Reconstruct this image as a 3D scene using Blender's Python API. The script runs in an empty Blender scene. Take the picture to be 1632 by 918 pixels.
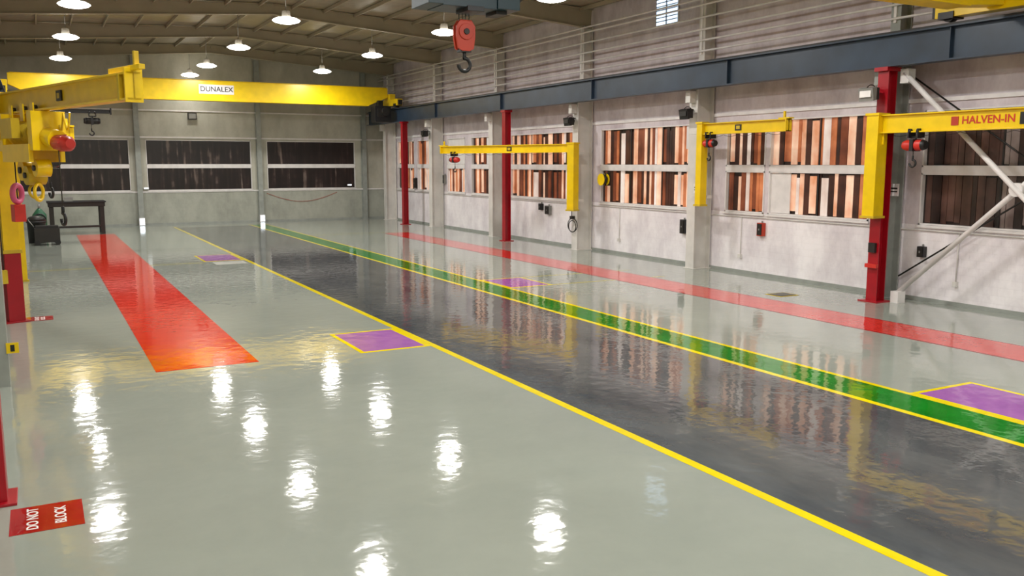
import bpy, bmesh, math, random
from mathutils import Vector, Matrix
random.seed(7)
sc=bpy.context.scene
try:
    sc.view_settings.view_transform='Standard'
except Exception: pass

# ---------------------------------------------------------------- materials
def srgb(r,g,b):
    f=lambda c:(c/255/12.92) if c/255<=0.04045 else ((c/255+0.055)/1.055)**2.4
    return (f(r),f(g),f(b),1)
def newmat(name):
    m=bpy.data.materials.new(name); m.use_nodes=True
    nt=m.node_tree; return m,nt,nt.nodes['Principled BSDF']
def paint(name,col,rough=.45,metal=0,var=.12,scale=3.0,bump=0.0,bscale=30):
    m,nt,b=newmat(name)
    tc=nt.nodes.new('ShaderNodeTexCoord')
    n=nt.nodes.new('ShaderNodeTexNoise'); n.inputs['Scale'].default_value=scale; n.inputs['Detail'].default_value=6
    nt.links.new(tc.outputs['Object'],n.inputs['Vector'])
    r=nt.nodes.new('ShaderNodeValToRGB')
    c=srgb(*col)
    r.color_ramp.elements[0].position=.3; r.color_ramp.elements[1].position=.7
    r.color_ramp.elements[0].color=(c[0]*(1-var),c[1]*(1-var),c[2]*(1-var),1)
    r.color_ramp.elements[1].color=(min(1,c[0]*(1+var)),min(1,c[1]*(1+var)),min(1,c[2]*(1+var)),1)
    nt.links.new(n.outputs['Fac'],r.inputs['Fac']); nt.links.new(r.outputs['Color'],b.inputs['Base Color'])
    b.inputs['Roughness'].default_value=rough; b.inputs['Metallic'].default_value=metal
    return m
def epoxy(name,c1,c2,scale=.5,stretch=(1,1,1),rough=.06,ior=1.62):
    """glossy self-levelled epoxy, faintly uneven"""
    m,nt,b=newmat(name); L=nt.links
    geo=nt.nodes.new('ShaderNodeNewGeometry')
    mp=nt.nodes.new('ShaderNodeMapping'); mp.inputs['Scale'].default_value=stretch
    L.new(geo.outputs['Position'],mp.inputs['Vector'])
    n=nt.nodes.new('ShaderNodeTexNoise'); n.inputs['Scale'].default_value=scale; n.inputs['Detail'].default_value=8; n.inputs['Roughness'].default_value=.6
    L.new(mp.outputs['Vector'],n.inputs['Vector'])
    r=nt.nodes.new('ShaderNodeValToRGB'); r.color_ramp.elements[0].position=.35; r.color_ramp.elements[1].position=.65
    r.color_ramp.elements[0].color=srgb(*c1); r.color_ramp.elements[1].color=srgb(*c2)
    L.new(n.outputs['Fac'],r.inputs['Fac']); L.new(r.outputs['Color'],b.inputs['Base Color'])
    b.inputs['Roughness'].default_value=rough; b.inputs['IOR'].default_value=ior
    n2=nt.nodes.new('ShaderNodeTexNoise'); n2.inputs['Scale'].default_value=3.4; n2.inputs['Detail'].default_value=2.6; n2.inputs['Roughness'].default_value=.5
    L.new(geo.outputs['Position'],n2.inputs['Vector'])
    bp=nt.nodes.new('ShaderNodeBump'); bp.inputs['Strength'].default_value=1; bp.inputs['Distance'].default_value=.0042
    L.new(n2.outputs['Fac'],bp.inputs['Height']); L.new(bp.outputs['Normal'],b.inputs['Normal'])
    return m
def emis(name,col,s):
    m,nt,b=newmat(name); b.inputs['Emission Color'].default_value=srgb(*col); b.inputs['Emission Strength'].default_value=s
    b.inputs['Base Color'].default_value=srgb(*col); return m

M={}
M['yellow']=paint('yellow_paint',(236,200,4),.32,var=.08)
M['yellow2']=paint('yellow_paint_dull',(200,172,30),.45)
M['red']=paint('red_paint',(160,12,28),.35,var=.1)
M['redhoist']=paint('hoist_red',(200,44,34),.4)
M['darkred']=paint('trolley_dark_red',(104,26,26),.4)
M['orange']=paint('hook_block_orange',(182,54,28),.45)
M['blue']=paint('runway_blue',(38,54,72),.4,var=.3,scale=1.2)
M['teal']=paint('hoist_teal',(8,44,54),.4)
M['black']=paint('black_paint',(22,22,24),.45)
M['dark']=paint('dark_steel',(48,46,44),.45,metal=.4)
M['steel']=paint('grey_steel',(140,140,136),.4,metal=.3)
M['white']=paint('white_paint',(228,224,222),.5,var=.08)
M['offwhite']=paint('offwhite_column',(212,208,202),.5,var=.12,scale=1.5)
M['greycol']=paint('grey_column',(150,154,148),.45,var=.12)
M['ceil']=paint('rafter_paint',(158,150,128),.6,var=.1,scale=.8)
M['pink']=paint('pink_hose',(205,90,130),.5)
M['green']=paint('green_bin',(30,90,60),.5)
M['rope']=paint('wire_rope',(60,58,52),.4,metal=.6)
M['lens']=emis('lamp_lens',(255,250,240),16)
M['lensrim']=emis('lamp_refractor',(255,248,232),9)
M['softlight']=emis('bright_spot_glow',(225,240,255),2.5)  # glow put into cover plates for small bright spots and glints
M['daylight']=emis('louvre_daylight',(200,225,255),1.8)
M['floor']=epoxy('epoxy_grey',(145,151,142),(154,160,150),.35)
M['lane']=epoxy('epoxy_dark_grey',(70,73,76),(97,99,99),.9,(1,.35,1),ior=1.58)
M['ylow']=epoxy('line_yellow',(226,202,6),(236,214,18),2,ior=1.5)
M['grn']=epoxy('lane_green',(8,110,22),(18,130,32),1.5,ior=1.5)
M['redf']=epoxy('lane_red_orange',(208,34,8),(222,44,14),1.2,ior=1.5)
M['redr']=epoxy('lane_red',(198,50,42),(212,62,52),1.2,ior=1.5)
M['redd']=epoxy('sign_red',(154,14,20),(170,24,28),2,ior=1.5)
M['purple']=epoxy('pad_purple',(152,94,164),(166,106,176),1.2,ior=1.5)
M['whitef']=epoxy('pad_white',(205,205,195),(222,222,212),1.2)
M['yfaint']=epoxy('line_faint_yellow',(182,172,80),(194,184,86),1.2)

def wallmat(name,c1,c2,kind):
    m,nt,b=newmat(name); L=nt.links
    geo=nt.nodes.new('ShaderNodeNewGeometry')
    mp=nt.nodes.new('ShaderNodeMapping'); mp.inputs['Scale'].default_value=(1,1,.6); L.new(geo.outputs['Position'],mp.inputs['Vector'])
    n=nt.nodes.new('ShaderNodeTexNoise'); n.inputs['Scale'].default_value=.9; n.inputs['Detail'].default_value=9; n.inputs['Roughness'].default_value=.68
    L.new(mp.outputs['Vector'],n.inputs['Vector'])
    r=nt.nodes.new('ShaderNodeValToRGB'); r.color_ramp.elements[0].position=.32; r.color_ramp.elements[1].position=.6
    r.color_ramp.elements[0].color=srgb(*c1); r.color_ramp.elements[1].color=srgb(*c2)
    L.new(n.outputs['Fac'],r.inputs['Fac'])
    sep=nt.nodes.new('ShaderNodeSeparateXYZ'); L.new(geo.outputs['Position'],sep.inputs[0])
    add=nt.nodes.new('ShaderNodeMath'); add.operation='ADD'; L.new(sep.outputs[0],add.inputs[0]); L.new(sep.outputs[1],add.inputs[1])
    cmb=nt.nodes.new('ShaderNodeCombineXYZ'); L.new(add.outputs[0],cmb.inputs[0]); L.new(sep.outputs[2],cmb.inputs[1])
    bp=nt.nodes.new('ShaderNodeBump')
    if kind=='block':
        br=nt.nodes.new('ShaderNodeTexBrick'); br.inputs['Scale'].default_value=1
        br.inputs['Brick Width'].default_value=.4; br.inputs['Row Height'].default_value=.2; br.inputs['Mortar Size'].default_value=.007
        br.inputs['Color1'].default_value=(1,1,1,1); br.inputs['Color2'].default_value=(.95,.95,.95,1); br.inputs['Mortar'].default_value=(.6,.6,.6,1)
        L.new(cmb.outputs[0],br.inputs['Vector'])
        mx=nt.nodes.new('ShaderNodeMix'); mx.data_type='RGBA'; mx.blend_type='MULTIPLY'; mx.inputs[0].default_value=.12
        L.new(r.outputs['Color'],mx.inputs[6]); L.new(br.outputs['Color'],mx.inputs[7]); L.new(mx.outputs[2],b.inputs['Base Color'])
        L.new(br.outputs['Color'],bp.inputs['Height']); bp.inputs['Distance'].default_value=.003
    else:
        w=nt.nodes.new('ShaderNodeTexWave'); w.inputs['Scale'].default_value=.5; w.bands_direction='X'; w.wave_profile='SIN'
        L.new(cmb.outputs[0],w.inputs['Vector'])
        L.new(w.outputs['Fac'],bp.inputs['Height']); bp.inputs['Distance'].default_value=.006
        L.new(r.outputs['Color'],b.inputs['Base Color'])
    L.new(bp.outputs['Normal'],b.inputs['Normal']); b.inputs['Roughness'].default_value=.45
    return m
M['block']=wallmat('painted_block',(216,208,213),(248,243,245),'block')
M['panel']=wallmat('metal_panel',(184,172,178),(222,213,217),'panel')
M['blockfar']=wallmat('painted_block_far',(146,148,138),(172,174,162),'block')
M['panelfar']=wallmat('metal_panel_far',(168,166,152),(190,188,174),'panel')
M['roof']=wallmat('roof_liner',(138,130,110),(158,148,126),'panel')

def glass(name,cols,scale,em=0.0,smudge=.3):
    """translucent glazing strip: reflections painted as lengthwise streaks plus smudges"""
    m,nt,b=newmat(name); L=nt.links
    geo=nt.nodes.new('ShaderNodeNewGeometry')
    mp=nt.nodes.new('ShaderNodeMapping'); mp.inputs['Scale'].default_value=(1,1,.08)
    L.new(geo.outputs['Position'],mp.inputs['Vector'])
    n=nt.nodes.new('ShaderNodeTexNoise'); n.inputs['Scale'].default_value=scale; n.inputs['Detail'].default_value=1.5; n.inputs['Roughness'].default_value=.7
    L.new(mp.outputs['Vector'],n.inputs['Vector'])
    n3=nt.nodes.new('ShaderNodeTexNoise'); n3.inputs['Scale'].default_value=1.6; n3.inputs['Detail'].default_value=6
    L.new(geo.outputs['Position'],n3.inputs['Vector'])
    mx=nt.nodes.new('ShaderNodeMix'); mx.data_type='FLOAT'; mx.inputs[0].default_value=smudge
    L.new(n.outputs['Fac'],mx.inputs[2]); L.new(n3.outputs['Fac'],mx.inputs[3])
    r=nt.nodes.new('ShaderNodeValToRGB'); e=r.color_ramp.elements
    e[0].position=cols[0][0]; e[0].color=srgb(*cols[0][1]); e[1].position=cols[-1][0]; e[1].color=srgb(*cols[-1][1])
    for p,c in cols[1:-1]:
        k=e.new(p); k.color=srgb(*c)
    L.new(mx.outputs[0],r.inputs['Fac']); L.new(r.outputs['Color'],b.inputs['Base Color'])
    b.inputs['Roughness'].default_value=.3
    if em:
        L.new(r.outputs['Color'],b.inputs['Emission Color']); b.inputs['Emission Strength'].default_value=em  # emission stands in for backlight through the pane
    return m
S=.55
M['copper']=glass('strip_backing',[(.4,(26,16,14)),(.6,(58,32,24))],4)
M['cu_dark']=glass('strip_dark_brown',[(.36,(34,20,18)),(.6,(88,50,38))],2.5,0,S)
M['cu_brown']=glass('strip_brown',[(.36,(78,36,22)),(.62,(150,82,54))],2.5,.15,S)
M['cu_mid']=glass('strip_copper',[(.36,(150,76,42)),(.62,(212,132,88))],2.5,.25,S)
M['cu_peach']=glass('strip_peach',[(.36,(208,138,98)),(.62,(250,214,188))],2.5,.35,S)
M['cu_white']=glass('strip_white',[(.36,(214,190,178)),(.62,(250,240,234))],2.5,.2,S)
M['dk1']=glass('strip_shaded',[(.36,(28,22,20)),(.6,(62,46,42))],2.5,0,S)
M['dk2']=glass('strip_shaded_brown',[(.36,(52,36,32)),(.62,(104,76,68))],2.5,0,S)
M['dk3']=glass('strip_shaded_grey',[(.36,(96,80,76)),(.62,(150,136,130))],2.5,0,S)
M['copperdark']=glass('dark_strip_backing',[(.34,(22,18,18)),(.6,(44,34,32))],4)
M['farglass']=glass('dark_glazing_far',[(.3,(14,10,10)),(.5,(28,20,20)),(.58,(46,33,32)),(.68,(120,106,98))],4)

# ---------------------------------------------------------------- mesh builder
class MB:
    def __init__(s): s.bm=bmesh.new(); s.mats=[]
    def mi(s,m):
        if m not in s.mats: s.mats.append(m)
        return s.mats.index(m)
    def _fin(s,geom,mat,smooth=False):
        i=s.mi(mat)
        for f in geom: f.material_index=i; f.smooth=smooth
    def hexa(s,v,mat):
        vs=[s.bm.verts.new(p) for p in v]
        fs=[s.bm.faces.new([vs[i] for i in q]) for q in ((0,3,2,1),(4,5,6,7),(0,1,5,4),(1,2,6,5),(2,3,7,6),(3,0,4,7))]
        s._fin(fs,mat)
    def box(s,a,b,mat):
        x0,y0,z0=[min(a[i],b[i]) for i in range(3)]; x1,y1,z1=[max(a[i],b[i]) for i in range(3)]
        s.hexa([(x0,y0,z0),(x1,y0,z0),(x1,y1,z0),(x0,y1,z0),(x0,y0,z1),(x1,y0,z1),(x1,y1,z1),(x0,y1,z1)],mat)
    def cbox(s,c,d,mat): s.box([c[i]-d[i]/2 for i in range(3)],[c[i]+d[i]/2 for i in range(3)],mat)
    def frame(s,p1,p2,up=(0,0,1)):
        d=(Vector(p2)-Vector(p1)).normalized(); u=Vector(up)
        if abs(d.dot(u))>.98: u=Vector((1,0,0))
        r=d.cross(u).normalized(); u=r.cross(d).normalized(); return d,r,u
    def prism(s,prof,p1,p2,mat,up=(0,0,1),prof2=None,smooth=False):
        d,r,u=s.frame(p1,p2,up); prof2=prof2 or prof
        A=[s.bm.verts.new(Vector(p1)+r*x+u*y) for x,y in prof]; B=[s.bm.verts.new(Vector(p2)+r*x+u*y) for x,y in prof2]
        n=len(prof); side=[s.bm.faces.new([A[i],A[(i+1)%n],B[(i+1)%n],B[i]]) for i in range(n)]
        caps=[s.bm.faces.new(A[::-1]),s.bm.faces.new(B)]
        s._fin(side,mat,smooth); s._fin(caps,mat)
    def cyl(s,p1,p2,r,mat,n=14,r2=None):
        r2=r if r2 is None else r2
        c=lambda q:[(q*math.cos(2*math.pi*i/n),q*math.sin(2*math.pi*i/n)) for i in range(n)]
        s.prism(c(r),p1,p2,mat,prof2=c(r2),smooth=True)
    def ibeam(s,p1,p2,h,w,mat,tf=.03,tw=.02,up=(0,0,1),h2=None):
        def pr(h):
            a=w/2;b=h/2;t=tw/2
            return [(-a,-b),(a,-b),(a,-b+tf),(t,-b+tf),(t,b-tf),(a,b-tf),(a,b),(-a,b),(-a,b-tf),(-t,b-tf),(-t,-b+tf),(-a,-b+tf)]
        s.prism(pr(h),p1,p2,mat,up,prof2=pr(h2 or h))
    def torus(s,c,axis,R,r,mat,n=20,m=8,a0=0,a1=2*math.pi):
        ax=Vector(axis).normalized(); t=Vector((0,0,1)) if abs(ax.z)<.9 else Vector((1,0,0))
        u=ax.cross(t).normalized(); v=ax.cross(u).normalized(); c=Vector(c)
        full=abs(a1-a0-2*math.pi)<1e-4; N=n if full else n+1; rings=[]
        for i in range(N):
            a=a0+(a1-a0)*i/n; dr=u*math.cos(a)+v*math.sin(a)
            rings.append([s.bm.verts.new(c+dr*(R+r*math.cos(2*math.pi*j/m))+ax*r*math.sin(2*math.pi*j/m)) for j in range(m)])
        fs=[]
        for i in range(n):
            A=rings[i];B=rings[(i+1)%N]
            for j in range(m): fs.append(s.bm.faces.new([A[j],A[(j+1)%m],B[(j+1)%m],B[j]]))
        s._fin(fs,mat,True)
    def lathe(s,c,prof,mat,n=20):
        rings=[[s.bm.verts.new((c[0]+r*math.cos(2*math.pi*i/n),c[1]+r*math.sin(2*math.pi*i/n),c[2]+z)) for i in range(n)] for r,z in prof]
        fs=[]
        for a,b in zip(rings,rings[1:]):
            for i in range(n): fs.append(s.bm.faces.new([a[i],a[(i+1)%n],b[(i+1)%n],b[i]]))
        s._fin(fs,mat,True)
        if prof[0][0]>0: s._fin([s.bm.faces.new(rings[0])],mat)
        if prof[-1][0]>0: s._fin([s.bm.faces.new(rings[-1])],mat)
    def path(s,pts,r,mat,n=8):
        for a,b in zip(pts,pts[1:]): s.cyl(a,b,r,mat,n)
    def done(s,name,loc=(0,0,0),rz=0,bevel=0,parent=None):
        bmesh.ops.recalc_face_normals(s.bm,faces=s.bm.faces)
        me=bpy.data.meshes.new(name); s.bm.to_mesh(me); s.bm.free()
        for m in s.mats: me.materials.append(M[m])
        o=bpy.data.objects.new(name,me); sc.collection.objects.link(o); o.location=loc; o.rotation_euler=(0,0,rz)
        if bevel:
            b=o.modifiers.new('bevel','BEVEL'); b.width=bevel; b.segments=2; b.limit_method='ANGLE'; b.angle_limit=math.radians(50)
        if parent: o.parent=parent
        return o
def text(name,body,loc,rot,size,mat,parent=None,sx=1):
    c=bpy.data.curves.new(name,'FONT'); c.body=body; c.size=size; c.extrude=.002; c.align_x='CENTER'; c.align_y='CENTER'; c.space_line=.95; c.offset=size*.012
    o=bpy.data.objects.new(name,c); sc.collection.objects.link(o); c.materials.append(M[mat]); o.location=loc; o.rotation_euler=rot; o.scale=(sx,1,1)
    if parent: o.parent=parent
    return o

# ---------------------------------------------------------------- shell
XL,XR,YB,YF=-1.8,20.4,-3.0,55.6
EAVE,RIDGE,XRG=9.8,10.3,9.3
b=MB(); b.box((XL-.3,YB-.3,-.3),(XR+.3,YF+.3,0),'floor'); b.done('floor')
b=MB()
def roofz(x): return EAVE+(RIDGE-EAVE)*(1-abs(x-XRG)/11.1)
b.hexa([(XL-.3,YB-.3,EAVE),(XRG,YB-.3,RIDGE),(XRG,YF+.3,RIDGE),(XL-.3,YF+.3,EAVE),(XL-.3,YB-.3,EAVE+.15),(XRG,YB-.3,RIDGE+.15),(XRG,YF+.3,RIDGE+.15),(XL-.3,YF+.3,EAVE+.15)],'roof')
b.hexa([(XRG,YB-.3,RIDGE),(XR+.3,YB-.3,EAVE),(XR+.3,YF+.3,EAVE),(XRG,YF+.3,RIDGE),(XRG,YB-.3,RIDGE+.15),(XR+.3,YB-.3,EAVE+.15),(XR+.3,YF+.3,EAVE+.15),(XRG,YF+.3,RIDGE+.15)],'roof')
b.done('ceiling')
ZW0,ZW1,ZW2,ZW3=2.0,3.34,3.5,4.95
wins=sorted([(54.1,55.2),(50.4,53.2),(47.0,49.9),(43.2,45.5),(39.6,42.4),(32.2,38.0),(24.3,30.2),(20.95,22.75),(16.9,20.75),(8.9,15.3),(1.0,7.6)])
b=MB(); b.box((XR,YB,0),(XR+.3,YF,ZW0),'block'); b.box((XR,YB,ZW3),(XR+.3,YF,EAVE+.05),'panel')
y=YB
for a,c in wins: b.box((XR,y,ZW0),(XR+.3,a,ZW3),'panel'); y=c
b.box((XR,y,ZW0),(XR+.3,YF,ZW3),'panel')
b.done('wall_right')
k=1
CW=['cu_dark']*4+['cu_brown']*3+['cu_mid']*4+['cu_peach']*4+['cu_white']*2
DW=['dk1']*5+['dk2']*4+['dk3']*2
def window(axis,a,c,mat,pos,name,rows=((ZW0,ZW1),(ZW2,ZW3)),n=None,far=False,patch=None):
    b=MB(); n=n or max(1,round((c-a)/2.0))
    rr=random.Random(int(a*10)+3)
    def B(u0,u1,z0,z1,d0,d1,m):
        if axis=='y': b.box((pos+d0,u0,z0),(pos+d1,u1,z1),m)
        else: b.box((u0,pos+d0,z0),(u1,pos+d1,z1),m)
    B(a,c,ZW1,ZW2,-.03,.14,'white')
    seq=None
    for z0,z1 in rows:
        B(a,c,z0,z1,.11,.13,mat)
        B(a,c,z0,z0+.04,-.02,.14,'white'); B(a,c,z1-.04,z1,-.02,.14,'white')
        for i in range(n+1):
            u=a+(c-a)*i/n; w=.022 if 0<i<n else .04
            B(max(a,u-w),min(c,u+w),z0,z1,.06 if 0<i<n else -.02,.14,'white' if i in(0,n) else 'dark')
        if not far:
            pal=DW if mat=='copperdark' else CW
            if seq is None:
                seq=[]; u=a+.05; last=None
                while u<c-.1:
                    w=rr.choice((.12,.16,.2,.26)); m=rr.choice(pal)
                    if m==last: m=rr.choice(pal)
                    last=m; seq.append((u,min(u+w,c-.05),m)); u+=w+.015
            for u0,u1,m in seq:
                if rr.random()<.25: m=rr.choice(pal)
                t=rr.uniform(0,.12) if rr.random()<.3 else 0
                B(u0,u1,z0+.045+t,z1-.045-(rr.uniform(0,.15) if rr.random()<.25 else 0),.08+rr.uniform(0,.015),.108,m)
    if patch:
        for (u0,u1,z0,z1) in patch: B(u0,u1,z0,z1,.045,.078,'white')
    B(a-.05,c+.05,ZW0-.07,ZW0-.005,-.07,.02,'white')
    return b.done(name)
patches={16.9:[(19.9,20.75,ZW0+.05,ZW1-.05)],43.2:[(43.3,45.4,ZW2+.05,ZW3-.05)],39.6:[(39.7,40.7,ZW2+.05,ZW3-.05)],24.3:[(24.35,24.9,ZW2+.6,ZW3-.05)]}
for a,c in wins:
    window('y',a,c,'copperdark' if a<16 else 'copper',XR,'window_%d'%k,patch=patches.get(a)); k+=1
fw=[(-1.2,4.85),(5.75,11.75),(12.7,18.35)]
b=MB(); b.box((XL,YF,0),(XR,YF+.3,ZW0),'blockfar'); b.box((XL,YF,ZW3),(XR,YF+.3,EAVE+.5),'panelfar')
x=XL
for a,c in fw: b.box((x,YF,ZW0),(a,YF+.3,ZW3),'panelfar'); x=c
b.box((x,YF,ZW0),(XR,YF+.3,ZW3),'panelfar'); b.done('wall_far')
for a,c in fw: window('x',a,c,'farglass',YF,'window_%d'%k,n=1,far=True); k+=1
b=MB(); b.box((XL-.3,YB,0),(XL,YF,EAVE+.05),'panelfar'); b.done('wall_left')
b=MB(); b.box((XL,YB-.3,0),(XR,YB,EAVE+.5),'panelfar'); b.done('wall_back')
b=MB(); b.box((XR-.04,YB,0),(XR,YF,.1),'greycol'); b.done('baseboard_right')
b=MB(); b.box((XL,YF-.04,0),(XR-.05,YF,.1),'greycol'); b.done('baseboard_far')
b=MB(); y0,y1,z0,z1=25.4,26.7,8.5,9.6
b.box((XR-.06,y0,z0),(XR-.005,y1,z1),'white')
b.box((XR-.07,y0+.06,z0+.06),(XR-.06,y1-.06,z1-.06),'daylight')
for i in range(1,8): b.box((XR-.1,y0+.05,z0+.03+i*.13),(XR-.07,y1-.05,z0+.06+i*.13),'steel')
b.box((XR-.1,(y0+y1)/2-.02,z0),(XR-.07,(y0+y1)/2+.02,z1),'steel')
b.done('window_%d'%k)

bays=[0.8,8.4,16.0,23.6,31.0,38.7,46.2,53.6]
for yb in bays:
    b=MB()
    for xa,xb in ((XL+.05,XRG),(XR-.05,XRG)):
        za,zb=roofz(xa)-.03,roofz(xb)-.03
        b.ibeam((xa,yb,za-.38),(xb,yb,zb-.22),.76,.22,'ceil',tf=.03,tw=.025,h2=.44)
    b.done('roof_rafter')
b=MB()
for i in range(16):
    x=XL+.9+i*1.38
    b.box((x-.03,YB,roofz(x)-.16),(x+.03,YF,roofz(x)-.015),'ceil')
b.done('roof_purlins')
for yb in bays:
    b=MB(); m='greycol' if abs(yb-16)<.1 else 'offwhite'
    b.ibeam((20.0,yb,0),(20.0,yb,6.9),.72,.42,m,tf=.035,tw=.04,up=(1,0,0))
    b.ibeam((20.14,yb,6.9),(20.14,yb,9.1),.44,.3,m,tf=.03,tw=.03,up=(1,0,0))
    b.box((19.6,yb-.28,0),(20.38,yb+.28,.03),m)
    b.box((19.38,yb-.12,5.6),(19.64,yb+.12,5.98),m)
    b.done('wall_column',bevel=.006)
for xx in (5.3,12.2,18.9):
    b=MB(); b.ibeam((xx,YF-.16,0),(xx,YF-.16,9.75),.3,.28,'greycol',tf=.02,tw=.02,up=(0,1,0)); b.box((xx-.2,YF-.34,0),(xx+.2,YF-.02,.025),'greycol'); b.done('end_wall_column')
b=MB()
for z in (7.3,7.65,8.0,8.4,8.8,9.0):
    b.cyl((19.86,YB+.1,z),(19.86,YF-.4,z),.034,'white',8)
for yb in bays: b.box((19.88,yb-.04,7.2),(19.93,yb+.04,9.1),'white')
b.done('wall_pipes')
b=MB(); b.box((XR-.05,YB,5.15),(XR,YF,5.25),'white'); b.box((XR-.05,YB,6.5),(XR,YF,6.6),'white'); b.done('trim_1')
b=MB(); b.box((XL,YF-.05,5.05),(XR,YF,5.14),'white'); b.box((XL,YF-.05,6.6),(XR,YF,6.68),'white'); b.box((XL,YF-.04,ZW0-.12),(XR,YF,ZW0-.03),'white'); b.done('trim_2')
b=MB(); b.cyl((XR-.03,YB,1.86),(XR-.03,YF-.4,1.86),.018,'offwhite',8)
for i,yb in enumerate((14.1,21.9,28.8)):
    b.cyl((XR-.03,yb,1.86),(XR-.03,yb,.6),.014,'offwhite',8); b.box((XR-.1,yb-.05,.5),(XR,yb+.05,.62),'offwhite')
b.done('wall_conduit')

# ---------------------------------------------------------------- floor markings
def strip(name,x0,x1,y0,y1,mat,z=.003):
    b=MB(); b.box((x0,y0,.0004),(x1,y1,z),mat); return b.done(name)
strip('dark_floor_lane',6.84,10.9,YB+.1,52.5,'lane',.0025)
strip('floor_line_yellow',6.70,6.84,YB+.1,53.0,'ylow',.004)
strip('floor_line_yellow',10.90,11.03,YB+.1,53.0,'ylow',.004)
strip('floor_line_yellow',11.84,11.95,YB+.1,53.0,'ylow',.004)
strip('green_walkway',11.03,11.84,YB+.1,53.0,'grn',.0035)
strip('red_floor_lane',1.62,3.38,16.05,49.4,'redf',.0035)
strip('red_floor_lane',15.75,17.0,YB+.1,43.2,'redr',.0035)
strip('red_lane_edge',15.69,15.75,YB+.1,43.2,'redd',.004); strip('red_lane_edge',17.0,17.06,YB+.1,43.2,'redd',.004)
def pad(x0,x1,y0,y1,bw=.09):
    b=MB(); b.box((x0+bw,y0+bw,.0004),(x1-bw,y1-bw,.004),'purple')
    b.box((x0,y0,.0004),(x1,y0+bw,.0045),'ylow'); b.box((x0,y1-bw,.0004),(x1,y1,.0045),'ylow')
    b.box((x0,y0+bw,.0004),(x0+bw,y1-bw,.0045),'ylow'); b.box((x1-bw,y0+bw,.0004),(x1,y1-bw,.0045),'ylow'); b.done('purple_floor_pad')
pad(5.26,6.70,15.85,17.95); pad(5.26,6.70,33.7,36.1); pad(11.95,13.4,22.3,24.3); pad(11.95,13.45,6.9,8.92)
strip('white_floor_pad',5.5,6.6,32.5,33.4,'whitef')
strip('floor_line_faint',-.6,5.2,33.35,33.5,'yfaint',.0015); strip('floor_line_faint',13.4,17.6,22.3,22.42,'yfaint',.002); strip('floor_line_faint',13.4,17.6,24.2,24.32,'yfaint',.002)
strip('floor_line_faint',12.0,18.6,43.6,43.72,'yfaint',.0015)
b=MB(); b.box((17.6,17.3,.0004),(18.3,17.9,.006),'yellow2'); b.box((17.66,17.36,.006),(18.24,17.84,.012),'dark')
for i in range(6): b.box((17.7+i*.09,17.38,.012),(17.73+i*.09,17.82,.016),'steel')
b.done('floor_drain')
sg=strip('do_not_block_floor_sign',-.46,.21,9.47,10.22,'redd',.004)
text('sign_text','DO NOT\nBLOCK',(-.125,9.845,.0055),(0,0,math.pi/2),.15,'white',sg)
bpy.data.objects['sign_text'].data.space_line=1.7
sg=strip('do_not_block_floor_sign',-.4,.15,22.75,23.35,'redd',.004)
text('sign_text','DO NOT\nBLOCK',(-.12,23.05,.0055),(0,0,math.pi/2),.13,'white',sg)

# ---------------------------------------------------------------- ceiling lights
LZ=8.6
def lamp(x,y,PW=280):
    b=MB()
    b.lathe((0,0,0),[(.10,.34),(.14,.32),(.15,.16),(.2,.11)],'offwhite',18)
    b.lathe((0,0,0),[(.2,.11),(.36,.08),(.47,.02),(.49,0)],'lensrim',22)
    b.lathe((0,0,0),[(.485,0),(.43,-.045),(.27,-.09),(.05,-.11),(.01,-.111)],'lens',22)
    b.cyl((0,0,.32),(0,0,roofz(x)-LZ-.01),.012,'steel',8)
    o=b.done('high_bay_light',(x,y,LZ))
    l=bpy.data.lights.new('high_bay_lamp','AREA'); l.shape='DISK'; l.size=.62; l.energy=PW; l.color=(1,.98,.95)
    lo=bpy.data.objects.new('lamp_bulb',l); sc.collection.objects.link(lo); lo.parent=o; lo.location=(0,0,-.13)
for x in (1.45,8.2,14.3):
    for y in (-.6,7.6,15.8,24,32.1,40.4,48.6): lamp(x,y)
lamp(8.2,54.2,50)

# ---------------------------------------------------------------- runway beams
for xr,nm in ((19.2,0),(-1.1,1)):
    b=MB(); b.ibeam((xr,YB+.3,6.4),(xr,YF-.5,6.4),.8,.34,'blue',tf=.035,tw=.03)
    b.box((xr-.03,YB+.3,6.8),(xr+.03,YF-.5,6.87),'dark')
    y=YB+1.6
    while y<YF-1:
        b.box((xr-.12,y-.008,6.04),(xr+.12,y+.008,6.76),'blue'); y+=7.6
    b.done('crane_runway_beam')
for yc in (36.2,49.0):
    b=MB(); b.ibeam((19.2,yc,.03),(19.2,yc,5.9),.3,.3,'red',tf=.022,tw=.02,up=(1,0,0)); b.box((18.95,yc-.25,0),(19.45,yc+.25,.03),'red'); b.box((19.0,yc-.2,5.9),(19.4,yc+.2,5.998),'red'); b.done('red_support_column')
b=MB()
b.cyl((19.5,15.3,5.85),(19.5,9.1,.18),.065,'white'); b.cyl((19.64,15.3,.18),(19.64,9.1,5.85),.065,'white')
b.box((19.44,15.14,5.6),(19.7,15.38,5.95),'white'); b.box((19.44,15.05,0),(19.72,15.28,.3),'white'); b.box((19.44,8.95,0),(19.72,9.25,.3),'white')
b.cyl((19.5,12.2,3.0),(19.66,12.2,3.0),.16,'white')
b.done('cross_brace')
b=MB(); b.cyl((20.2,15.7,5.9),(20.2,8.7,1.2),.022,'dark'); b.cyl((20.25,15.7,.6),(20.25,8.7,5.2),.022,'dark'); b.done('brace_and_shadow_rods')  # faint second brace and a brace shadow, both modelled as dark rods

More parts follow.
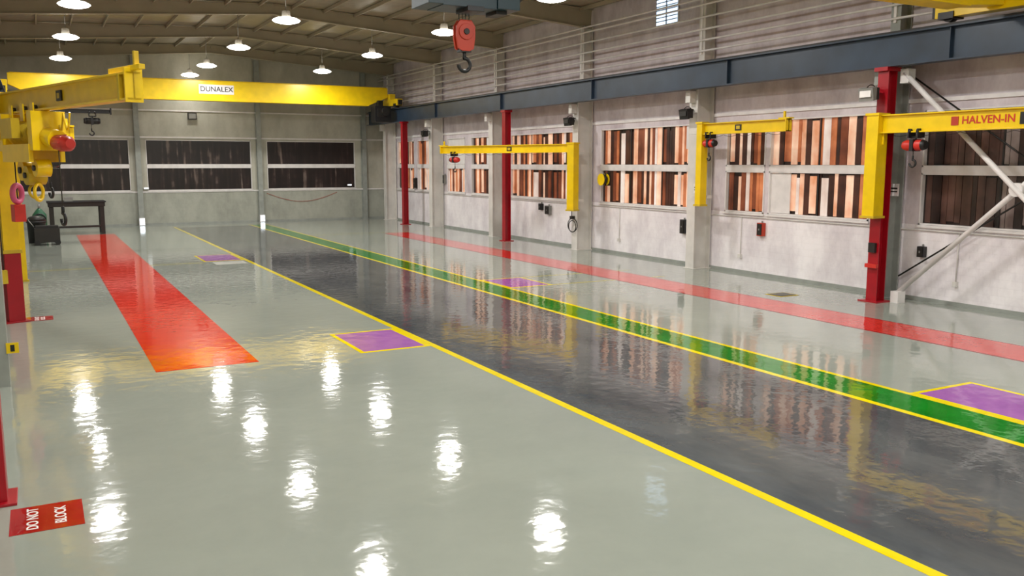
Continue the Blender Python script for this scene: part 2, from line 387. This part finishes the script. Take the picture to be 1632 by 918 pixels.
# ---------------------------------------------------------------- hoist helper
def hook(b,c,s=1.0,mat='black'):
    x,y,z=c
    b.cyl((x,y,z),(x,y,z-.10*s),.025*s,mat,10)
    b.torus((x,y,z-.19*s),(0,1,0),.085*s,.026*s,mat,n=16,m=8,a0=-math.pi*.55,a1=math.pi*1.0)
def chain_hoist(b,x,y,ztop,s=1.0,body='redhoist',drop=.9):
    b.box((x-.13*s,y-.12*s,ztop-.12*s),(x-.10*s,y+.12*s,ztop+.08*s),'black'); b.box((x+.10*s,y-.12*s,ztop-.12*s),(x+.13*s,y+.12*s,ztop+.08*s),'black')
    for dx in(-.09,.09):
        for dy in(-.07,.07): b.cyl((x+(dx-.02)*s,y+dy*s,ztop+.03*s),(x+(dx+.02)*s,y+dy*s,ztop+.03*s),.045*s,'dark',12)
    b.box((x-.12*s,y-.03*s,ztop-.13*s),(x+.12*s,y+.03*s,ztop-.09*s),'black')
    b.cyl((x,y,ztop-.11*s),(x,y,ztop-.18*s),.02*s,'dark',8)
    zc=ztop-.28*s
    b.cyl((x-.22*s,y,zc),(x+.18*s,y,zc),.12*s,body,18); b.cyl((x+.18*s,y,zc),(x+.26*s,y,zc),.12*s,'black',18,r2=.09*s)
    b.cyl((x-.3*s,y,zc),(x-.22*s,y,zc),.09*s,body,18,r2=.12*s)
    b.cbox((x-.02*s,y,zc),(.09*s,.27*s,.26*s),'black')
    b.cyl((x-.05*s,y,zc-.1*s),(x-.05*s,y,zc-drop),.012,'rope',6)
    hook(b,(x-.05*s,y,zc-drop),.9*s)

def jib(loc,ang,length,z0,z1,depth,mast=.3,hd=1.0,armz=None,post=True,hook_drop=.5,plate=True,hs=1.0,w=.2,hbody='redhoist'):
    b=MB(); az1=armz or z1-.05; az=az1-depth/2
    b.box((-mast/2,-mast/2,z0),(mast/2,mast/2,z1),'yellow')
    b.box((-mast/2-.04,-mast/2-.03,z0),(mast/2+.04,mast/2+.03,z0+.06),'yellow2'); b.box((-mast/2-.03,-mast/2-.03,z1-.06),(mast/2+.03,mast/2+.03,z1),'yellow')
    b.ibeam((mast/2-.02,0,az),(length,0,az),depth,w,'yellow',tf=.03,tw=.03)
    b.box((mast/2,-.015,az-depth/2-.28),(mast/2+.05,.015,az-depth/2),'yellow')
    b.box((length-.03,-.12,az-depth/2),(length,.12,az+depth/2),'yellow')
    if post: b.box((length-.2,-.03,az1),(length-.14,.03,az1+.22),'yellow'); b.box((length-.32,-.1,az1),(length+.1,.1,az1+.04),'yellow')
    xm=length*.45
    if plate:
        for sg in(-1,1):
            b.box((xm-.14,sg*.016,az-.09),(xm+.14,sg*.03,az+.09),'black'); b.box((xm-.08,sg*.03,az-.05),(xm+.08,sg*.034,az+.05),'yellow2')
    n=int((length-.5)/.65)
    for i in range(n):
        a=mast/2+.1+i*.65
        pts=[(a+.65*t/6,.11,az-depth/2-.02-.06*math.sin(math.pi*t/6)) for t in range(7)]
        b.path(pts,.007,'black',6)
    chain_hoist(b,hd,0,az-depth/2-.0,hs,drop=hook_drop,body=hbody)
    return b.done('jib_crane',loc,ang,bevel=.006),az
def mountb(y0,y1,zs,x0=19.2,x1=19.63):
    b=MB()
    for z in zs: b.box((x0,y0,z-.05),(x1,y1,z+.05),'offwhite'); b.box((x0,y0,z-.2),(x0+.03,y0+.12,z+.2),'offwhite')
    b.done('jib_wall_bracket')
b=MB(); b.ibeam((19.25,15.6,.03),(19.25,15.6,5.9),.32,.32,'red',tf=.025,tw=.025,up=(1,0,0)); b.box((18.95,15.3,0),(19.55,15.9,.03),'red'); b.box((18.98,15.4,5.9),(19.5,15.8,5.998),'red')
b.box((19.0,15.42,.9),(19.09,15.78,1.0),'redhoist'); b.box((19.0,15.5,1.3),(19.08,15.7,1.55),'dark'); b.done('red_support_column')
j,az=jib((18.9,15.55,0),-math.pi/2,6.2,2.2,4.85,.46,mast=.36,hd=1.15,hook_drop=.25,plate=False,hs=1.1)
text('plate_text','HALVEN-IN',(2.98,-.022,az),(math.pi/2,0,0),.25,'redhoist',j)
bb=MB(); bb.box((2.08,-.03,az-.1),(2.26,-.016,az+.1),'orange'); bb.box((3.72,-.03,az-.13),(3.92,-.016,az+.13),'black'); bb.done('maker_plates',parent=j)
j,_=jib((19.2,22.6,0),-math.pi/2,3.75,2.2,4.92,.36,mast=.26,hd=.4,hook_drop=.3); mountb(22.5,23.4,(2.5,4.6),19.34,19.6)
ang=math.atan2(37.6-30.4,16.6-19.1)
j,_=jib((19.1,30.3,0),ang,math.hypot(7.3,2.5),1.68,4.42,.34,mast=.34,hd=6.9,armz=4.37,hook_drop=.3); mountb(30.25,30.75,(2.1,4.1),19.3,19.6)
# ---- left side
b=MB(); b.ibeam((-1.05,23.05,.03),(-1.05,23.05,5.98),.36,.34,'greycol',tf=.025,tw=.025,up=(1,0,0)); b.box((-1.3,22.75,0),(-.9,23.35,.03),'greycol'); b.done('steel_column')
LJ=MB()
LJ.box((-.17,-.17,1.62),(.17,.17,5.15),'yellow'); LJ.box((-.17,-.17,0.03),(.17,.17,1.62),'red'); LJ.box((-.26,-.26,0),(.26,.26,.03),'red'); LJ.box((-.2,-.2,1.58),(.2,.2,1.66),'yellow2')
L=7.15; LJ.ibeam((.15,0,4.87),(L,0,4.87),.46,.24,'yellow',tf=.035,tw=.03)
LJ.box((L-.04,-.15,4.6),(L,.15,5.16),'yellow'); LJ.box((L-.9,-.05,5.12),(L+.35,.05,5.2),'yellow'); LJ.box((L+.1,-.04,5.2),(L+.16,.04,5.42),'yellow2')
for s_ in(-1,1): LJ.box((3.7,s_*.016,4.78),(3.95,s_*.05,4.98),'black'); LJ.box((3.76,s_*.05,4.83),(3.88,s_*.055,4.93),'yellow2')
LJ.box((L-.38,-.13,4.64),(L-.3,.13,5.08),'yellow2')
LJ.cyl((1.1,0,4.2),(2.95,0,4.2),.24,'yellow',20)
for i in range(13): LJ.torus((1.4+i*.09,0,4.2),(1,0,0),.245,.02,'yellow2',n=18,m=6)
LJ.box((.98,-.32,3.85),(1.22,.32,4.62),'yellow'); LJ.box((2.8,-.32,3.85),(3.05,.32,4.62),'yellow')
LJ.box((1.2,-.34,3.62),(2.85,-.26,3.98),'yellow'); LJ.box((1.2,.26,3.62),(2.85,.34,3.98),'yellow')
LJ.box((1.6,-.46,4.1),(2.3,-.3,4.5),'yellow2'); LJ.box((1.65,.3,4.1),(2.4,.5,4.5),'yellow'); LJ.box((2.45,.3,4.0),(2.75,.42,4.4),'dark')
LJ.cyl((3.05,0,4.12),(3.5,0,4.05),.19,'yellow',18); LJ.cyl((3.5,.0,4.0),(4.0,0,3.97),.15,'redhoist',18); LJ.cyl((4.0,0,3.97),(4.15,0,3.97),.15,'redhoist',18,r2=.09)
for a_ in range(8):
    t=a_*math.pi/4; LJ.box((3.55,.15*math.cos(t)-.012,3.985+.15*math.sin(t)-.012),(3.95,.15*math.cos(t)+.012,3.985+.15*math.sin(t)+.012),'redhoist')
LJ.cyl((.4,-.36,4.3),(.85,-.36,4.3),.23,'darkred',18); LJ.cyl((.85,-.36,4.3),(.95,-.36,4.3),.23,'darkred',18,r2=.15); LJ.torus((.9,-.36,4.3),(1,0,0),.17,.03,'steel'); LJ.box((.3,-.3,4.2),(.6,.1,4.42),'dark')
LJ.cyl((1.5,-.1,3.45),(1.5,.1,3.45),.22,'yellow',18); LJ.cyl((2.05,-.18,3.35),(2.05,.18,3.35),.2,'yellow2',18); LJ.cyl((2.5,-.14,3.5),(2.5,.14,3.5),.18,'yellow',18)
LJ.cyl((1.5,-.14,3.45),(1.5,.14,3.45),.07,'dark',14); LJ.cyl((2.05,-.22,3.35),(2.05,.22,3.35),.06,'dark',14); LJ.cyl((2.5,-.18,3.5),(2.5,.18,3.5),.06,'dark',14)
LJ.torus((2.2,.0,3.0),(1,1,0),.17,.035,'yellow',n=18); LJ.torus((1.9,.05,3.02),(1,.2,0),.15,.03,'yellow2',n=18)
LJ.torus((1.15,-.1,2.95),(1,1,0),.18,.06,'pink',n=18); LJ.box((1.05,-.22,2.35),(1.3,.0,2.72),'redhoist')
LJ.cyl((1.15,-.1,3.9),(1.15,-.1,2.4),.015,'rope',6)
for dx in(1.3,2.0,2.6):
    LJ.box((dx-.1,-.16,4.45),(dx+.1,-.13,4.8),'yellow'); LJ.box((dx-.1,.13,4.45),(dx+.1,.16,4.8),'yellow')
    for s_ in(-1,1): LJ.cyl((dx,s_*.05,4.7),(dx,s_*.12,4.7),.06,'dark',12)
for i in range(9):
    LJ.path([(.5+.35*i+.35*t/5,.2,4.58-.34*math.sin(math.pi*t/5)) for t in range(6)],.02,'yellow2' if i%2 else 'yellow',6)
LJ.cyl((3.5,0,3.9),(3.5,0,2.75),.012,'rope',6); hook(LJ,(3.5,0,2.75),1.3)
LJ.path([(.5,-.3,4.2),(.45,-.3,2.8),(.5,-.3,1.2)],.014,'black',6); LJ.box((.42,-.36,.95),(.56,-.24,1.25),'yellow2')
LJ.done('jib_crane',(-.62,22.9,0),math.atan2(-7.0,2.22),bevel=.006)
jib((-.6,30.7,0),math.atan2(-4,1.35),4.6,.0,4.6,.4,mast=.3,hd=3.1,hook_drop=.6,hs=1.7,hbody='yellow',w=.24)
b=MB(); b.box((-.15,-.15,0),(.15,.15,6.0),'greycol'); b.ibeam((.15,0,5.68),(3.9,0,5.68),.16,.12,'black'); b.box((3.86,-.07,5.56),(3.92,.07,5.82),'black')
chain_hoist(b,3.2,0,5.6,1.1,'dark',.3); b.done('jib_crane',(-1.0,40.0,0),0)
for yc in (16.3,31,38.7,46.2):
    b=MB(); b.ibeam((-1.1,yc,.03),(-1.1,yc,5.98),.5,.34,'greycol',tf=.03,tw=.03,up=(1,0,0)); b.box((-1.38,yc-.25,0),(-.83,yc+.25,.03),'greycol')
    if yc<20:
        b.box((-.9,yc-.17,0),(-.58,yc+.17,2.4),'greycol'); b.box((-.6,yc-.19,.55),(-.42,yc-.17,.72),'yellow'); b.box((-.54,yc-.195,.58),(-.48,yc-.19,.69),'black')
    b.done('steel_column')
b=MB(); b.box((-.17,-.17,.03),(.17,.17,1.6),'red'); b.box((-.26,-.26,0),(.26,.26,.03),'red'); b.box((-.17,-.17,1.6),(.17,.17,5.0),'yellow'); b.ibeam((.1,0,4.8),(.1,-5,4.8),.42,.22,'yellow'); b.done('jib_crane',(-.66,10.6,0),0,bevel=.006)

# ---------------------------------------------------------------- bridge cranes
def bridge(y,zb,zt,w=.45,near=False):
    b=MB(); x0,x1=-1.1,19.2; e=.1 if near else .5
    prof=[(x0+1.2,zb),(x1-1.4,zb),(x1-.2,zb+e),(x1-.2,zt),(x0+.2,zt),(x0+.2,zb+e)]
    A=[b.bm.verts.new((x,y-w/2,z)) for x,z in prof]; B=[b.bm.verts.new((x,y+w/2,z)) for x,z in prof]; n=len(prof)
    fs=[b.bm.faces.new(A),b.bm.faces.new(B[::-1])]+[b.bm.faces.new([A[i],B[i],B[(i+1)%n],A[(i+1)%n]]) for i in range(n)]
    b._fin(fs,'yellow')
    b.box((x0+.3,y-w/2-.06,zt),(x1-.3,y+w/2+.06,zt+.03),'yellow'); b.box((x0+1.2,y-w/2-.06,zb-.03),(x1-1.4,y+w/2+.06,zb),'yellow')
    for xe in(x0,x1):
        b.box((xe-.17,y-1.7,6.98),(xe+.17,y+1.5,7.36),'yellow')
        for dy in(-1.3,1.2):
            b.cyl((xe-.09,y+dy,7.05),(xe+.09,y+dy,7.05),.17,'dark',18); b.box((xe-.2,y+dy-.2,6.94),(xe+.2,y+dy+.2,7.1),'black')
        for dy in(-1.75,1.55): b.box((xe-.12,y+dy-.06,7.0),(xe+.12,y+dy+.06,7.3),'black')
        b.box((xe-.18,y-.5,7.36),(xe+.18,y+.5,zb+.7),'yellow')
    if not near:
        b.box((x1-1.35,y-1.15,6.0),(x1-.35,y-.4,6.95),'black'); b.box((x1-.9,y-.5,6.6),(x1-.6,y-.1,7.3),'black'); b.cyl((x1-.75,y-1.4,6.6),(x1-.75,y-1.15,6.6),.25,'dark',16)
        b.box((x1-1.2,y-1.18,6.3),(x1-.7,y-1.15,6.8),'dark')
    return b
b=bridge(51.3,7.0,8.05)
o=b.done('overhead_bridge_crane',bevel=.01)
c=MB(); c.box((8.15,51.3-.25,7.35),(10.0,51.3-.226,7.85),'white'); c.done('name_plate',parent=o)
text('name_plate_text','DUNALEX',(9.08,51.045,7.6),(math.pi/2,0,0),.38,'black',o)
b=bridge(12.7,6.95,8.0,near=True)
hx,hy=6.42,13.6
b.box((hx-.7,hy-1.2,6.82),(hx+.7,hy+.4,6.94),'dark')
for dx in(-.45,.45):
    b.box((hx+dx-.05,hy-.34,6.7),(hx+dx+.05,hy+.34,6.9),'dark')
b.cyl((hx-.6,hy,6.46),(hx+.55,hy,6.46),.3,'teal',22)
b.box((hx-.78,hy-.36,6.11),(hx-.52,hy+.36,6.82),'teal'); b.box((hx+.45,hy-.36,6.11),(hx+.86,hy+.36,6.82),'teal'); b.box((hx-.52,hy-.33,6.1),(hx+.45,hy+.33,6.3),'teal')
b.cyl((hx+.86,hy,6.5),(hx+1.05,hy,6.5),.2,'dark',18); b.box((hx-.95,hy-.2,6.3),(hx-.78,hy+.2,6.7),'dark')
b.box((hx-.1,hy-.36,6.04),(hx+.2,hy+.1,6.12),'black'); b.box((hx+.5,hy-.2,6.05),(hx+.7,hy+.2,6.13),'dark')
for dx in(-.09,-.03,.03,.09): b.cyl((hx+dx,hy,6.2),(hx+dx,hy,5.85),.009,'rope',6)
for sx in(-1,1):
    P=[(-.14,.0),(-.17,.18),(-.17,.36),(-.10,.46),(.10,.46),(.17,.36),(.17,.18),(.14,.0),(.07,-.04),(-.07,-.04)]
    b.prism([(px,pz) for px,pz in P],(hx,hy+sx*.06-.02,5.48),(hx,hy+sx*.06+.02,5.48),'orange')
b.cyl((hx,hy-.1,5.75),(hx,hy+.1,5.75),.13,'orange',20); b.cyl((hx,hy-.12,5.75),(hx,hy+.12,5.75),.05,'dark',12)
b.box((hx-.1,hy-.07,5.42),(hx+.1,hy+.07,5.5),'black'); hook(b,(hx,hy,5.46),1.25)
b.done('overhead_bridge_crane',bevel=.008)

# ---------------------------------------------------------------- wall things
def flood(x,y,z,lit=False):
    b=MB(); b.box((.0,-.04,.1),(.22,.04,.14),'dark'); b.box((-.06,-.2,-.16),(.06,.2,.14),'dark'); b.hexa([(-.16,-.22,-.2),(-.06,-.22,-.16),(-.06,.22,-.16),(-.16,.22,-.2),(-.22,-.22,.12),(-.06,-.22,.16),(-.06,.22,.16),(-.22,.22,.12)],'steel' if lit else 'black')
    b.box((-.225,-.17,-.1),(-.2,.17,.06),'white' if lit else 'dark'); b.torus((0,0,.02),(0,1,0),.2,.012,'dark',n=14)
    b.done('flood_light',(x,y,z))
flood(19.4,46.2,5.25); flood(19.4,31.0,5.3); flood(19.4,23.6,5.25); flood(18.85,15.75,5.35,True)
def reel(x,y,z,m='yellow'):
    b=MB()
    for dx in(-.12,.12): b.cyl((dx-.015,0,0),(dx+.015,0,0),.24,m,24)
    b.cyl((-.12,0,0),(.12,0,0),.15,'black',20); b.torus((0,0,0),(1,0,0),.17,.05,'black'); b.box((.1,-.05,-.25),(.3,.05,.28),'dark'); b.cyl((0,-.1,-.15),(0,-.12,-.7),.012,'black',6)
    b.done('cable_reel',(x,y,z))
reel(20.05,29.5,2.95)
def jbox(name,x,y,z,w,h,m,m2='dark'):
    b=MB(); b.box((-.14,-w/2,-h/2),(0,w/2,h/2),m); b.box((-.16,-w/2+.03,-h/2+.03),(-.14,w/2-.03,h/2-.03),m2); b.box((-.175,-.02,-.03),(-.16,.02,.03),'steel'); b.box((-.05,-.02,h/2),(-.01,.02,h/2+.06),'steel'); b.done(name,(x,y,z),bevel=.008)
W=XR-.002
jbox('electrical_box',W,34.3,1.5,.4,.4,'steel'); jbox('electrical_box',W,34.95,1.62,.25,.3,'black')
jbox('electrical_box',W,50.15,2.4,.36,.6,'dark'); jbox('electrical_box',W,45.78,2.7,.2,.5,'steel')
jbox('wall_phone',W,24.8,1.35,.26,.5,'black'); jbox('fire_alarm_box',W,20.95,1.5,.26,.42,'orange','dark')
jbox('electrical_box',W,15.1,1.3,.2,.28,'black'); jbox('electrical_box',W,11.4,1.3,.22,.28,'black')
for (x,y,z) in ((19.6,23.28,2.75),(19.95,15.75,2.9)):
    b=MB(); b.box((-.015,-.14,-.16),(0,.14,.16),'white'); b.box((-.018,-.1,.02),(-.015,.1,.06),'dark'); b.box((-.018,-.1,-.06),(-.015,.1,-.03),'dark'); b.done('notice_plate',(x,y,z))
b=MB(); b.torus((19.52,30.95,1.05),(1,.2,0),.28,.018,'dark',n=24); b.torus((19.52,30.97,1.0),(1,.1,0),.24,.018,'dark',n=24); b.cyl((19.54,31.05,1.3),(19.54,31.05,3.0),.018,'dark',8); b.box((19.5,30.95,1.3),(19.63,31.15,1.42),'dark'); b.done('coiled_hose')
for xx in (5.3,12.2):
    b=MB(); b.box((-.16,-.12,-.22),(.16,0,.22),'white'); b.box((-.12,-.135,-.18),(.12,-.12,-.02),'softlight'); b.box((-.12,-.135,.02),(.12,-.12,.18),'softlight'); b.done('bright_spot_plate',(xx,YF-.345,.225))  # cover plates with added glow, for bright spots at the column bases
for xx,zz in ((5.65,2.15),(17.9,2.2)):
    b=MB(); b.box((-.14,-.1,-.05),(.14,0,.05),'white'); b.box((-.11,-.11,-.03),(.11,-.1,.03),'softlight'); b.done('glint_plate',(xx,YF-.08,zz))  # glowing plates added to imitate white glints on the far wall
b=MB(); b.box((-.25,-.12,-.2),(.25,0,.2),'dark'); b.box((-.2,-.14,-.15),(.2,-.12,.15),'steel'); b.done('wall_speaker',(8.4,YF-.06,6.35))
b=MB()
pts=[(12.6+i*.28,YF-.04,1.75-.55*math.sin(math.pi*i/16)) for i in range(17)]
b.path(pts,.012,'orange',6); b.done('air_hose')
b=MB(); b.box((.45,49.6,1.42),(3.05,51.2,1.62),'dark'); b.box((.4,49.55,1.62),(3.1,51.25,1.68),'black')
for x in(.6,2.9):
    for y in(49.75,51.05): b.box((x-.1,y-.1,0),(x+.1,y+.1,1.42),'dark')
b.box((.6,49.7,.35),(2.9,49.8,.45),'dark'); b.box((.55,49.75,.35),(.65,51.05,.45),'dark'); b.box((2.85,49.75,.35),(2.95,51.05,.45),'dark')
b.box((1.2,49.9,1.68),(1.6,50.3,1.9),'steel'); b.done('workbench',bevel=.01)
b=MB(); b.lathe((0,0,0),[(.36,0),(.38,.9),(.42,.92),(.42,1.0)],'black',20); b.lathe((0,0,1.0),[(.42,0),(.3,.18),(.05,.24)],'dark',20); b.done('trash_drum',(-.1,45.5,0))
b=MB(); b.lathe((0,0,0),[(.3,0),(.3,1.2),(.12,1.45),(.06,1.5)],'green',18); b.cyl((0,0,1.5),(0,0,1.7),.05,'steel'); b.torus((0,-.3,1.0),(0,1,0),.25,.03,'black'); b.box((-.35,-.35,0),(.35,.35,.08),'dark'); b.done('gas_cylinder',(0.05,46.8,0))
b=MB(); b.box((-.5,-.3,.12),(.5,.3,.75),'dark'); b.box((-.45,-.25,.75),(.45,.25,.85),'black')
for x in(-.4,.4):
    for y in(-.3,.3): b.cyl((x,y-.04,.12),(x,y+.04,.12),.12,'black',14)
b.path([(-.5,0,.8),(-.7,0,1.1),(-.7,.0,1.15)],.02,'steel',8); b.done('tool_cart',(.3,44.2,0))

# ---------------------------------------------------------------- world, camera
w=bpy.data.worlds.new('World'); sc.world=w; w.use_nodes=True; w.node_tree.nodes['Background'].inputs[0].default_value=(.5,.55,.6,1); w.node_tree.nodes['Background'].inputs[1].default_value=.3
cd=bpy.data.cameras.new('Camera'); cam=bpy.data.objects.new('Camera',cd); sc.collection.objects.link(cam); sc.camera=cam
cam.location=(0,0,3.6); cam.rotation_euler=(math.radians(90-8.09),0,math.radians(-28.3)); cd.sensor_width=36; cd.lens=1400/1632*36; cd.clip_end=300; cd.clip_start=.05
